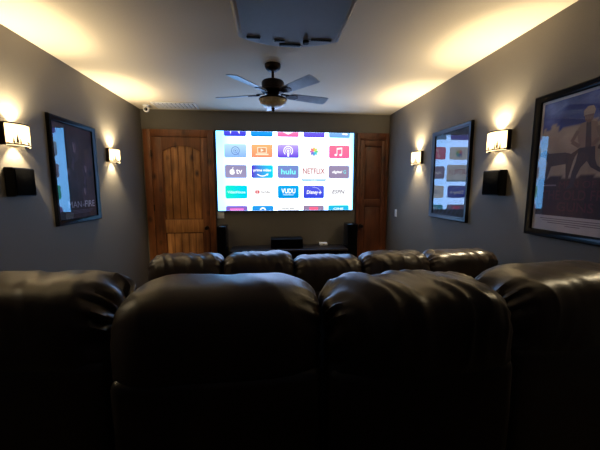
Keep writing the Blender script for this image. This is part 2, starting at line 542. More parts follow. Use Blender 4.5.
# row 3
tile(0, 2, g2(2, (142, 134, 170), (150, 142, 176)))
ax, ay = CX[0] - 0.058, RY[2]
p.poly([(ax + 0.044 * (1 - 0.10 * math.cos(2 * t)) * math.cos(t), ay - 0.006 + 0.044 * (1 - 0.16 * abs(math.cos(t)) ** 6) * math.sin(t) * (0.93 if math.sin(t) > 0 else 1)) for t in [2 * PI * k / 28 for k in range(28)]], W_, 2)
p.ell(ax + 0.048, ay + 0.006, 0.016, 0.020, (146, 138, 173), 3, 16)
p.poly([(ax - 0.002, ay + 0.040), (ax + 0.004, ay + 0.058), (ax + 0.022, ay + 0.066), (ax + 0.018, ay + 0.048)], W_, 2)
p.text('tv', CX[0] + 0.050, RY[2] - 0.001, 0.098, 0.078, W_, 2, 0.02)
tile(1, 2, grad((86, 56, 196), (0, 206, 236), CX[1] - 0.17, CX[1] + 0.17, 0))
p.text('prime video', CX[1], RY[2] + 0.018, 0.28, 0.055, W_, 2, 0.03)
p.arc(CX[1], RY[2] + 0.05, 0.112, 0.128, 228, 308, W_, 2)
p.poly([(CX[1] + 0.06, RY[2] - 0.035), (CX[1] + 0.098, RY[2] - 0.030), (CX[1] + 0.084, RY[2] - 0.066)], W_, 2)
tile(2, 2, g2(2, (112, 136, 196), (118, 124, 190)))
p.text('hulu', CX[2], RY[2] + 0.002, 0.235, 0.088, (124, 240, 248), 2, 0.025)
p.rrect(CX[3], RY[2] - 0.016, 0.405, 0.272, 0.03, (150, 196, 224), 1)
p.rrect(CX[3], RY[2] + 0.006, 0.412, 0.250, 0.03, HOT, 2)
p.text('NETFLIX', CX[3], RY[2] + 0.012, 0.355, 0.085, (168, 40, 48), 3, 0.006)
p.text('Netflix', CX[3], RY[2] - 0.134, 0.09, 0.022, (236, 248, 255), 3)
tile(4, 2, g2(2, (148, 134, 164), (142, 128, 158)))
p.text('digital', CX[4] - 0.030, RY[2] - 0.004, 0.17, 0.055, (250, 252, 255), 2, 0.03, 0.2)
p.text('G', CX[4] + 0.095, RY[2] + 0.002, 0.045, 0.06, (120, 214, 222), 2, 0.02)
# row 4
tile(0, 3, grad((20, 222, 190), (0, 196, 232), CX[0] - 0.17, CX[0] + 0.17, 0))
p.text('VideoHouse', CX[0], RY[3], 0.28, 0.044, (206, 252, 252), 2, 0.015)
tile(1, 3, HOT)
p.rrect(CX[1] - 0.084, RY[3], 0.066, 0.048, 0.012, (206, 74, 84), 2)
p.poly([(CX[1] - 0.094, RY[3] - 0.012), (CX[1] - 0.07, RY[3]), (CX[1] - 0.094, RY[3] + 0.012)], W_, 3)
p.text('YouTube', CX[1] + 0.038, RY[3], 0.15, 0.036, (96, 70, 78), 2, 0.01)
tile(2, 3, g2(3, (14, 160, 226), (2, 140, 216)))
p.text('VUDU', CX[2], RY[3] + 0.016, 0.23, 0.078, W_, 2, 0.03)
p.text('FANDANGO', CX[2], RY[3] - 0.044, 0.17, 0.022, (226, 244, 255), 2, 0.02)
tile(3, 3, g2(3, (88, 92, 214), (48, 62, 206)))
p.text('Disney', CX[3] - 0.022, RY[3] - 0.012, 0.19, 0.078, W_, 2, 0.02, 0.15)
p.text('+', CX[3] + 0.105, RY[3] - 0.012, 0.05, 0.05, W_, 2, 0.02)
p.arc(CX[3] + 0.0, RY[3] - 0.055, 0.128, 0.134, 18, 100, (206, 216, 255), 2)
tile(4, 3, HOT)
p.text('ESPN', CX[4] - 0.005, RY[3] + 0.002, 0.21, 0.058, (104, 90, 108), 2, 0.01, 0.22)
# row 5: only the upper edge shows
tile(0, 4, g2(4, (136, 104, 190), (110, 76, 170)))
p.rrect(CX[0], -0.604, 0.22, 0.036, 0.008, (238, 122, 196), 2, CL)
tile(1, 4, g2(4, (40, 150, 226), (16, 110, 200)))
p.arc(CX[1], -0.62, 0.026, 0.05, 5, 175, W_, 2)
tile(2, 4, HOT)
p.text('music box', CX[2], -0.592, 0.20, 0.028, (80, 80, 92), 2, 0.01)
tile(3, 4, g2(4, (146, 128, 158), (130, 110, 146)))
p.rrect(CX[3], -0.596, 0.15, 0.052, 0.01, (240, 100, 136), 2, CL)
tile(4, 4, g2(4, (30, 184, 222), (40, 150, 210)))
p.text('CINE', CX[4], -0.602, 0.17, 0.034, W_, 2, 0.02)
pic = p.build('picture', M['picture'], scr)
pic.location = (0, -0.0145, 0)
pic['label'] = 'bright app menu with coloured rounded tiles'

# ================================================================== FURNITURE UNDER THE SCREEN
con = thing('media_console', 'low dark media console standing against the front wall below the screen', 'console', (0.29, YF - 0.03, 0))
c = MB()
c.box(-0.88, -0.855, -0.42, 0, 0.04, 0.645, 0.003); c.box(0.855, 0.88, -0.42, 0, 0.04, 0.645, 0.003)
c.box(-0.3, -0.28, -0.41, 0, 0.06, 0.645, 0.002); c.box(0.28, 0.3, -0.41, 0, 0.06, 0.645, 0.002)
c.box(-0.86, 0.86, -0.42, 0, 0.04, 0.065, 0.003); c.box(-0.86, 0.86, -0.015, 0, 0.06, 0.645)
c.build('body', M['dark_wood'], con)
MB().box(-0.90, 0.90, -0.44, 0.0, 0.645, 0.675, 0.005).build('top', M['dark_wood'], con)
MB().box(-0.855, 0.855, -0.40, -0.016, 0.33, 0.35, 0.002).build('shelf', M['dark_wood'], con)
for x in (-0.84, 0.84):
    for y in (-0.39, -0.03):
        MB().box(x - 0.025, x + 0.025, y - 0.025, y + 0.025, 0.002, 0.04, 0.003).build('foot', M['dark_wood'], con)

cs = thing('center_speaker', 'wide black center speaker on the media console under the screen', 'speaker', (0.255, YF - 0.19, 0.676))
MB().box(-0.25, 0.25, -0.13, 0.13, 0.008, 0.142, 0.008).build('cabinet', M['black'], cs)
MB().box(-0.243, 0.243, -0.142, -0.1305, 0.014, 0.136, 0.004).build('grille', M['cloth_black'], cs)
for x in (-0.19, 0.19):
    MB().box(x - 0.02, x + 0.02, -0.1, 0.1, 0.0005, 0.0085, 0.002).build('foot', M['black'], cs)

sb = thing('streaming_box', 'small pale box on the media console beside the right tower speaker', 'media player', (0.86, YF - 0.14, 0.676))
MB().box(-0.065, 0.065, -0.05, 0.05, 0.0005, 0.05, 0.014, 4).build('case', M['white'], sb)
MB().box(-0.02, 0.02, -0.0515, -0.0495, 0.02, 0.03, 0.0006).build('display_window', M['black'], sb)

def tower(label, x, y, w, d, h):
    t = thing('tower_speaker', label, 'speaker', (x, y, 0), 0, 'tower speakers beside the console')
    MB().box(-w / 2, w / 2, -d / 2, d / 2, 0.035, h, 0.008).build('cabinet', M['gloss_black'], t)
    g = MB().box(-w / 2 + 0.008, w / 2 - 0.008, -d / 2 - 0.014, -d / 2 - 0.0005, 0.10, h - 0.012, 0.005).build('grille', M['cloth_black'], t)
    MB().box(-w / 2 - 0.02, w / 2 + 0.02, -d / 2 - 0.02, d / 2 + 0.01, 0.012, 0.035, 0.006).build('plinth', M['black'], t)
    for sx in (-1, 1):
        for sy in (-1, 1):
            MB().lathe([(0, 0.001), (0.006, 0.003), (0.012, 0.012), (0, 0.0125)], 12, Matrix.Translation((sx * w * 0.4, sy * d * 0.4, 0))).build('spike', M['bronze'], t)
tower('black tower speaker beside the left end of the console, next to the arched door', -0.735, YF - 0.22, 0.14, 0.26, 1.03)
tower('black tower speaker at the right end of the console, next to the narrow door', 1.29, YF - 0.22, 0.165, 0.26, 1.045)

# ================================================================== WALL PLATES
wp = thing('outlet_plate', 'pale square wall plate under the lower left corner of the screen', 'wall plate', (-0.792, YF - 0.001, 1.178))
MB().box(-0.056, 0.056, -0.007, 0, -0.056, 0.056, 0.003).build('plate', M['white'], wp)
for x in (-0.022, 0.022):
    MB().box(x - 0.014, x + 0.014, -0.011, -0.0072, -0.03, 0.03, 0.002).build('rocker', M['white'], wp)
sw = thing('light_switch', 'white light switch on the right wall near the narrow door', 'light switch', (XR - 0.001, 4.535, 1.217), R(-90))
MB().box(-0.036, 0.036, -0.007, 0, -0.058, 0.058, 0.003).build('plate', M['white'], sw)
MB().box(-0.017, 0.017, -0.012, -0.0072, -0.034, 0.034, 0.002).build('rocker', M['white'], sw)

# ================================================================== CEILING VENT, CAMERA
vt = thing('ceiling_vent', 'white slatted air vent on the ceiling above the arched door', 'vent', (-1.335, 4.655, ZC - 0.001))
v = MB()
hw, hd = 0.30, 0.175
v.box(-hw, hw, -hd, -hd + 0.035, -0.012, 0, 0.004); v.box(-hw, hw, hd - 0.035, hd, -0.012, 0, 0.004)
v.box(-hw, -hw + 0.035, -hd + 0.035, hd - 0.035, -0.012, 0, 0.004); v.box(hw - 0.035, hw, -hd + 0.035, hd - 0.035, -0.012, 0, 0.004)
v.build('frame', M['white'], vt)
for k in range(9):
    x = -hw + 0.07 + k * (2 * hw - 0.14) / 8
    mt = Matrix.Translation((x, 0, -0.010)) @ Matrix.Rotation(R(-16), 4, 'Y')
    MB().box(-0.020, 0.020, -hd + 0.035, hd - 0.035, -0.001, 0.001, mat=mt).build('slat', M['white'], vt)
MB().box(-hw + 0.03, hw - 0.03, -hd + 0.03, hd - 0.03, -0.0015, -0.0005).build('duct_back', M['black'], vt)

sc_ = thing('security_camera', 'small white dome camera in the left front corner of the ceiling', 'camera', (-1.755, 4.68, ZC - 0.001))
MB().lathe([(0, -0.022), (0.038, -0.020), (0.047, -0.012), (0.048, 0), (0, 0)], 28).build('base', M['white'], sc_)
MB().lathe([(0, -0.098), (0.018, -0.095), (0.034, -0.084), (0.042, -0.064), (0.042, -0.05), (0.036, -0.034), (0.024, -0.0205), (0, -0.0205)], 28).build('eyeball', M['white'], sc_)
MB().lathe([(0, -0.006), (0.02, -0.006), (0.022, 0), (0.016, 0.003), (0, 0.004)], 20, Matrix.Translation((0.009, -0.036, -0.066)) @ Matrix.Rotation(R(105), 4, 'X') @ Matrix.Rotation(R(10), 4, 'Y')).build('lens', M['lens_dark'], sc_)

# ================================================================== CEILING FAN
FX, FY = 0.042, 3.08
fan = thing('ceiling_fan', 'dark bronze ceiling fan with five blades and an unlit amber bowl', 'ceiling fan', (FX, FY, ZC - 0.001))
MB().lathe([(0, 0), (0.078, 0), (0.078, -0.02), (0.07, -0.038), (0.046, -0.058), (0.022, -0.066), (0, -0.066)], 36).build('canopy', M['bronze'], fan)
MB().lathe([(0, -0.06), (0.0135, -0.06), (0.0135, -0.125), (0.026, -0.13), (0.03, -0.145), (0, -0.145)], 20).build('downrod', M['bronze'], fan)
MB().lathe([(0, -0.132), (0.045, -0.134), (0.075, -0.145), (0.102, -0.155), (0.110, -0.168), (0.110, -0.232), (0.116, -0.238), (0.116, -0.248), (0.098, -0.262), (0.07, -0.27), (0.055, -0.285), (0, -0.285)], 40).build('motor_housing', M['bronze'], fan)
MB().lathe([(0, -0.283), (0.05, -0.284), (0.062, -0.296), (0.06, -0.308), (0.10, -0.314), (0.136, -0.318), (0.140, -0.326), (0.136, -0.332), (0, -0.33)], 40).build('light_fitter', M['bronze'], fan)
prof = [(0.134, -0.3325)]
for k in range(1, 11):
    a = R(9 * k)
    prof.append((0.130 * math.cos(a) ** 0.85 if k < 10 else 0.0, -0.3325 - 0.072 * math.sin(a)))
MB().lathe(prof, 40).build('glass_bowl', M['alabaster'], fan)
MB().lathe([(0, -0.400), (0.016, -0.402), (0.02, -0.41), (0.012, -0.418), (0.015, -0.426), (0.007, -0.438), (0, -0.446)], 20).build('finial', M['bronze'], fan)
for k in range(5):
    ang = 90 + 72 * k
    rot = Matrix.Rotation(R(ang), 4, 'Z') @ Matrix.Translation((0, 0, -0.278))
    rb = MB()
    tilt = Matrix.Rotation(R(-13), 4, 'X')
    out = []
    for s in range(0, 9):
        a = PI * s / 8
    hw0, hw1 = 0.052, 0.066
    pts = [(0.185, -hw0), (0.56, -hw1)]
    for a in (-60, -30, 0, 30, 60):
        pts.append((0.575 + 0.016 * math.cos(R(a)), (hw1 - 0.004) * math.sin(R(a)) / math.sin(R(60))))
    pts += [(0.56, hw1), (0.185, hw0), (0.17, 0.03), (0.17, -0.03)]
    rb.loft([[(x, y, 0.0) for x, y in pts], [(x, y, 0.006) for x, y in pts]])
    bmesh.ops.transform(rb.bm, matrix=rot @ tilt, verts=rb.bm.verts[:])
    blade = rb.build('blade', M['blade'], fan, 30)
    ir = MB()
    ir.box(0.085, 0.16, -0.014, 0.014, 0.006, 0.016, 0.003)
    q = [(0.14, -0.018), (0.19, -0.040), (0.245, -0.034), (0.262, 0.0), (0.245, 0.034), (0.19, 0.040), (0.14, 0.018)]
    ir.loft([[(x, y, -0.006) for x, y in q], [(x, y, -0.0005) for x, y in q]])
    ir.box(0.135, 0.17, -0.016, 0.016, -0.006, 0.014, 0.003)
    bmesh.ops.transform(ir.bm, matrix=rot @ tilt, verts=ir.bm.verts[:])
    ir.build('blade_iron', M['bronze'], blade, 30)

# ================================================================== PROJECTOR
PX, PY, PZ = 0.088, 1.215, 2.218
pj = thing('projector', 'white projector hanging upside down from the ceiling above the near recliners', 'projector', (PX, PY, PZ))
def outline(w, d0, d1, bulge, r, z):
    pts = []
    h = w / 2
    for k in range(13):                      # convex front (towards the screen, +y)
        u = -1 + 2 * k / 12
        pts.append((h * u, d1 + bulge * (1 - u * u)))
    for cx, cy, a0 in ((h - r, d0 + r, 0), (-h + r, d0 + r, -90)):
        for k in range(6):
            a = R(a0 - 18 * k)
            pts.append((cx + r * math.cos(a), cy + r * math.sin(a)))
    return [(x, y, z) for x, y in pts]
bd = MB()
bd.loft([outline(0.405, -0.20, 0.125, 0.065, 0.04, 0.0), outline(0.42, -0.21, 0.132, 0.066, 0.045, 0.006), outline(0.436, -0.218, 0.139, 0.067, 0.05, 0.028),
         outline(0.45, -0.222, 0.142, 0.068, 0.05, 0.075), outline(0.45, -0.222, 0.140, 0.068, 0.05, 0.12), outline(0.43, -0.21, 0.13, 0.066, 0.045, 0.15), outline(0.40, -0.195, 0.118, 0.06, 0.04, 0.16)])
bd.build('body', M['projector_white'], pj, 35)
pn = MB().loft([outline(0.385, -0.19, 0.118, 0.062, 0.035, -0.0035), outline(0.39, -0.193, 0.12, 0.063, 0.036, -0.0003)])
pn.build('base_panel', M['projector_white'], pj, 35)
for x0, x1, y, h in ((-0.175, -0.120, 0.108, 0.007), (-0.062, -0.018, 0.126, 0.008), (-0.040, 0.050, 0.160, 0.012), (0.088, 0.175, 0.106, 0.004)):
    MB().box(x0, x1, y - h, y + h, -0.0075, -0.0037, 0.001).build('vent_slot', M['black'], pj)
MB().lathe([(0, -0.016), (0.012, -0.015), (0.013, -0.004), (0, -0.0037)], 18, Matrix.Translation((0.070, 0.120, 0))).build('foot', M['black'], pj)
ln = MB().lathe([(0, -0.01), (0.052, -0.01), (0.052, 0.012), (0.044, 0.016), (0.038, 0.008), (0.02, 0.012), (0, 0.014)], 32, Matrix.Translation((0, 0.205, 0.085)) @ Matrix.Rotation(R(-90), 4, 'X'))
ln.build('lens', M['lens_dark'], pj)
mo = MB()
mo.box(-0.07, 0.07, -0.07, 0.07, 0.1605, 0.178, 0.004)
mo.tube([(0, 0, 0.175), (0, 0, ZC - PZ - 0.02)], 0.02, 18)
mo.lathe([(0, ZC - PZ - 0.03), (0.05, ZC - PZ - 0.028), (0.075, ZC - PZ - 0.012), (0.075, ZC - PZ - 0.001), (0, ZC - PZ - 0.001)], 28)
mo.build('ceiling_mount', M['white'], pj)

# ================================================================== SCONCES
SHW, SHD, SHH = 0.112, 0.095, 0.160
def curve_pt(s, out=0.0):
    """s in -1..1 across the bowed shade front"""
    a = s * R(62)
    k = math.sin(R(62)); k2 = 1 - math.cos(R(62))
    x = SHW * math.sin(a) / k
    y = 0.035 + (SHD - 0.035) * (math.cos(a) - math.cos(R(62))) / k2
    nrm = Vector((math.sin(a), math.cos(a), 0))
    return x + nrm.x * out, -(y + nrm.y * out)

def bowed(z0, z1, o0, o1, n=24):
    mb = MB()
    ring = [curve_pt(-1 + 2 * k / n, o1) for k in range(n + 1)] + [curve_pt(1 - 2 * k / n, o0) for k in range(n + 1)]
    mb.loft([[(x, y, z0) for x, y in ring], [(x, y, z1) for x, y in ring]])
    return mb

def make_sconce(label, y, side, seed, down=0.35, power=1.0):
    x = XL + 0.001 if side < 0 else XR - 0.001
    t = thing('wall_sconce', label, 'wall lamp', (x, y, 1.995), R(90) if side < 0 else R(-90), 'lit wall sconces')
    pl = MB().box(-0.05, 0.05, -0.014, 0, -0.07, 0.07, 0.004)
    pl.box(-SHW, SHW, -0.022, -0.014, -0.012, 0.012, 0.003)
    pl.build('back_plate', M['bronze'], t)
    bowed(-SHH / 2, SHH / 2, -0.002, 0.0).build('shade', M['shade'], t, 60)
    fr = bowed(SHH / 2 - 0.004, SHH / 2 + 0.006, -0.004, 0.003)
    lo = bowed(-SHH / 2 + 0.006, -SHH / 2 + 0.014, -0.004, 0.003)
    me = bpy.data.meshes.new('t'); lo.bm.to_mesh(me); fr.bm.from_mesh(me); bpy.data.meshes.remove(me); lo.bm.free()
    for s in (-1, 1):
        px, py = curve_pt(s, 0)
        fr.box(px - 0.003, px + 0.003, py - 0.004, -0.001, -SHH / 2, SHH / 2 + 0.004, 0.001)
    fr.build('frame', M['bronze'], t, 40)
    # pine trees and a grazing animal cut from sheet metal along the lower edge
    pc = Pic(0.0006)
    rnd = random.Random(seed)
    dk = (60, 42, 28)
    b0 = -SHH / 2 + 0.012
    def tree(s, h, w):
        pts = [(s - 0.012, b0), (s + 0.012, b0), (s + 0.012, b0 + h * 0.12)]
        for k in range(4):
            pts += [(s + w * (1 - k * 0.22), b0 + h * (0.12 + 0.2 * k)), (s + w * (0.5 - k * 0.13), b0 + h * (0.3 + 0.2 * k))]
        pts.append((s, b0 + h))
        right = pts[2:]
        pts = pts + [(2 * s - u, v) for u, v in reversed(right[:-1])]
        pc.poly(pts, dk, 1)
    sg = -1 if side < 0 else 1
    tree(0.45 * sg, 0.078, 0.085)
    tree(0.62 * sg, 0.050, 0.06)
    tree(0.31 * sg, 0.044, 0.055)
    for s0 in (-0.18 * sg, -0.6 * sg):
        q = [(-0.10, 0.014), (-0.075, 0.014), (-0.07, 0.0), (-0.05, 0.0), (-0.045, 0.013), (0.03, 0.013), (0.035, 0.0), (0.055, 0.0), (0.065, 0.018), (0.105, 0.034), (0.13, 0.03), (0.12, 0.042), (0.09, 0.05), (0.06, 0.036), (-0.08, 0.034), (-0.105, 0.026)]
        pc.poly([(s0 + u * 0.8 * sg, b0 + v_ * 0.62) for u, v_ in q], dk, 1)
    pc.poly([(-0.97 + 1.94 * k / 20, b0 + 0.004 + 0.003 * math.sin(k * 1.7)) for k in range(21)] + [(0.97 - 1.94 * k / 20, b0 - 0.002) for k in range(21)], dk, 1)
    sil = []
    for pts, cs, layer in pc.f:
        # subdivide along s so that the cut-out follows the bow
        sil.append(pts)
    mb = MB()
    for pts in sil:
        bm2 = bmesh.new()
        vs = [bm2.verts.new((u, 0, v_)) for u, v_ in pts]
        bm2.faces.new(vs)
        for kk in range(-19, 20):
            gm = bm2.verts[:] + bm2.edges[:] + bm2.faces[:]
            bmesh.ops.bisect_plane(bm2, geom=gm, plane_co=(kk * 0.05, 0, 0), plane_no=(1, 0, 0))
        ext = bmesh.ops.extrude_face_region(bm2, geom=bm2.faces[:])
        newv = set(e for e in ext['geom'] if isinstance(e, bmesh.types.BMVert))
        for v_ in bm2.verts:
            xx, yy = curve_pt(v_.co.x, 0.0028 if v_ in newv else 0.0012)
            v_.co = Vector((xx, yy, v_.co.z))
        bmesh.ops.recalc_face_normals(bm2, faces=bm2.faces[:])
        mb.merge(bm2)
    so = mb.build('cutout', M['bronze'], t, 20)
    so['label'] = 'dark metal cutout of pine trees and grazing animals'
    rot = Matrix.Translation((0, -0.055, 0)) @ Matrix.Rotation(R(90), 4, 'X')
    MB().lathe([(0, 0.022), (0.008, 0.021), (0.017, 0.014), (0.021, 0.002), (0.017, -0.010), (0.011, -0.018), (0, -0.0185)], 20, rot).build('bulb', M['bulb'], t)
    MB().lathe([(0, -0.019), (0.0125, -0.019), (0.0135, -0.038), (0, -0.0385)], 18, rot).build('lamp_holder', M['bronze'], t)
    # the lamp throws a tight beam up and down the wall and a wide spill out of the open top and bottom
    for z, y_, rx, nm, pw, ang, bl_ in ((0.034, -0.055, 180, 'upward_beam', 0.62, 84, 0.45), (-0.034, -0.055, 0, 'downward_beam', 0.75, 88, 0.5),
                                       (0.070, -0.070, 194, 'upward_spill', 0.95, 150, 1.0), (-0.070, -0.070, -32, 'downward_spill', down, 124, 1.0)):
        lt = bpy.data.lights.new(nm, 'SPOT')
        lt.energy = SCONCE_W * pw * power
        lt.color = LAMP_COL
        lt.shadow_soft_size = 0.012
        lt.spot_size = R(ang); lt.spot_blend = bl_
        lo_ = bpy.data.objects.new(nm, lt)
        lo_.location = (0, y_, z); lo_.rotation_euler = (R(rx), 0, 0)
        link(lo_, t)
    lt = bpy.data.lights.new('bulb_glow', 'POINT')
    lt.energy = SCONCE_W * 0.14 * power
    lt.color = LAMP_COL
    lt.shadow_soft_size = 0.012
    lo_ = bpy.data.objects.new('bulb_glow', lt)
    lo_.location = (0, -0.078, 0)
    link(lo_, t)
    return t
SCONCE_W = 34.0
LAMP_COL = (1.0, 0.82, 0.52)
make_sconce('lit sconce with pine cutouts on the left wall above the square black speaker', 2.535, -1, 1)
make_sconce('small lit sconce on the left wall between the dark poster and arched door', 3.96, -1, 2)
make_sconce('added lit sconce out of view on the left wall, lighting the nearest left recliner', 1.11, -1, 5, 0.5, 0.55)  # unseen, added at the spacing of the others to light the near row
make_sconce('added lit sconce out of view on the right wall, lighting the nearest right recliner', 1.02, 1, 6, 0.5, 0.55)  # added partner across the room, also out of view
make_sconce('lit sconce with pine cutouts on the right wall above the square black speaker', 2.445, 1, 3)
make_sconce('small lit sconce on the right wall just beyond the reflective poster', 3.865, 1, 4)

# ================================================================== SURROUND SPEAKERS
def surround(label, y, side):
    x = XL + 0.001 if side < 0 else XR - 0.001
    t = thing('wall_speaker', label, 'speaker', (x, y, 1.648), R(90) if side < 0 else R(-90), 'square surround speakers on the side walls')
    cab = MB()
    w, h = 0.115, 0.108
    cab.loft([[(-w, 0, -h), (w, 0, -h), (w, 0, h), (-w, 0, h)],
              [(-w, -0.02, -h), (w, -0.02, -h), (w, -0.02, h), (-w, -0.02, h)],
              [(-w * 0.86, -0.055, -h), (w * 0.86, -0.055, -h), (w * 0.86, -0.055, h), (-w * 0.86, -0.055, h)]])
    bmesh.ops.bevel(cab.bm, geom=cab.bm.edges[:], offset=0.003, segments=2, affect='EDGES')
    cab.build('cabinet', M['black'], t, 30)
    MB().box(-w * 0.80, w * 0.80, -0.063, -0.0555, -h + 0.008, h - 0.008, 0.003).build('grille', M['cloth_black'], t)
surround('square black speaker on the left wall under the sconce', 2.54, -1)
surround('square black speaker on the right wall under the sconce', 2.46, 1)

# ================================================================== POSTERS
PW, PH = 0.705, 1.0
def poster(name_label, y, side, pic_fn, fw=0.05, border=0.012):
    x = XL + 0.001 if side < 0 else XR - 0.001
    t = thing('framed_poster', name_label, 'poster', (x, y, 1.757), R(90) if side < 0 else R(-90), 'framed film posters on the side walls')
    a, b_ = PW / 2, PH / 2
    prof = [(0, 0.0), (0, -0.024), (0.008, -0.032), (0.020, -0.030), (0.034, -0.022), (0.046, -0.020), (fw, -0.012), (fw, 0.0)]
    fr = MB()
    bm2 = bmesh.new()
    rings = []
    for sx, sz in ((-1, -1), (1, -1), (1, 1), (-1, 1)):
        rings.append([bm2.verts.new((sx * (a - i), y_, sz * (b_ - i))) for i, y_ in prof])
    n = len(prof)
    for k in range(4):
        A, B = rings[k], rings[(k + 1) % 4]
        for i in range(n):
            bm2.faces.new((A[i], B[i], B[(i + 1) % n], A[(i + 1) % n]))
    bmesh.ops.recalc_face_normals(bm2, faces=bm2.faces[:])
    fr.merge(bm2)
    fr.build('frame', M['frame_black'], t, 25)
    iw, ih = PW - 2 * fw, PH - 2 * fw
    MB().box(-iw / 2 - 0.004, iw / 2 + 0.004, -0.006, -0.001, -ih / 2 - 0.004, ih / 2 + 0.004).build('backing', M['white'], t, 0)
    pc = Pic(0.0002)
    pic_fn(pc, iw, ih)
    po = pc.build('print', M['ink'], t)
    po.location = (0, -0.0062, 0)
    MB().box(-iw / 2 + 0.0005, iw / 2 - 0.0005, -0.0105, -0.009, -ih / 2 + 0.0005, ih / 2 - 0.0005).build('glass', M['glazing'], t, 0)
    return t

def fbm(u, v, s, z=0.0):
    return 0.5 + 0.5 * noise.fractal(Vector((u * s, v * s, z)), 0.9, 2.0, 4)
def mixc(a, b_, t):
    t = max(0, min(1, t))
    return tuple(a[i] + (b_[i] - a[i]) * t for i in range(3))

def print_dark(p, w, h):
    def bg(u, v):
        n = fbm(u, v, 5, 1.7)
        c = mixc((22, 16, 30), (58, 44, 66), (n - 0.35) * 1.6)
        return mixc(c, (70, 32, 46), max(0, (v - h * 0.38) / (h * 0.12)) * 0.7)
    p.grid(-w / 2, w / 2, -h / 2, h / 2, 18, 26, bg, 0)
    # pale head-and-shoulder smudges
    rnd = random.Random(4)
    for cx, cy, s in ((0.0, 0.24, 1.15), (0.16, 0.04, 0.85), (0.12, -0.19, 0.8), (-0.12, 0.0, 0.7)):
        p.poly([(cx + s * (0.055 + 0.018 * rnd.random()) * math.cos(a), cy - 0.02 + s * (0.085 + 0.03 * rnd.random()) * math.sin(a)) for a in [2 * PI * k / 11 for k in range(11)]], (52, 40, 58), 1)
        p.poly([(cx - 0.022 * s, cy + 0.052 * s), (cx + 0.018 * s, cy + 0.044 * s), (cx + 0.026 * s, cy), (cx + 0.006 * s, cy - 0.05 * s), (cx - 0.014 * s, cy - 0.03 * s)], (104, 84, 98), 2)
        p.poly([(cx - 0.022 * s, cy + 0.040 * s), (cx - 0.004 * s, cy + 0.030 * s), (cx + 0.002 * s, cy - 0.036 * s), (cx - 0.014 * s, cy - 0.028 * s)], (150, 124, 132), 3)
        p.poly([(cx - 0.06 * s, cy - 0.16 * s), (cx - 0.03 * s, cy - 0.08 * s), (cx - 0.01 * s, cy - 0.10 * s), (cx - 0.03 * s, cy - 0.2 * s)], (74, 58, 78), 2)
    p.text('MAN', -0.06, -h / 2 + 0.135, 0.20, 0.062, (176, 166, 178), 4)
    p.text('on', 0.075, -h / 2 + 0.125, 0.035, 0.026, (176, 166, 178), 4)
    p.text('FIRE', 0.185, -h / 2 + 0.135, 0.17, 0.066, (214, 206, 212), 4, 0.01)
    for k in range(3):
        p.rrect(0.03, -h / 2 + 0.075 - 0.013 * k, 0.42 - 0.06 * k, 0.004, 0.001, (110, 98, 116), 4)

def print_plain(p, w, h):
    def bg(u, v):
        n = fbm(u, v, 4, 5.2)
        return mixc((26, 30, 44), (70, 78, 104), (n - 0.3) * 1.4)
    p.grid(-w / 2, w / 2, -h / 2, h / 2, 16, 24, bg, 0)
    for k in range(7):
        u = -w * 0.4 + k * w * 0.13
        p.poly([(u, -h / 2 + 0.01), (u + 0.05, -h / 2 + 0.01), (u + 0.12, -h / 2 + 0.11), (u + 0.085, -h / 2 + 0.12)], (20, 22, 32), 1)
    p.poly([(-w / 2 + 0.01, h / 2 - 0.09), (-0.1, h / 2 - 0.12), (0.12, h / 2 - 0.085), (w / 2 - 0.01, h / 2 - 0.11), (w / 2 - 0.01, h / 2 - 0.01), (-w / 2 + 0.01, h / 2 - 0.01)], (24, 26, 40), 1)

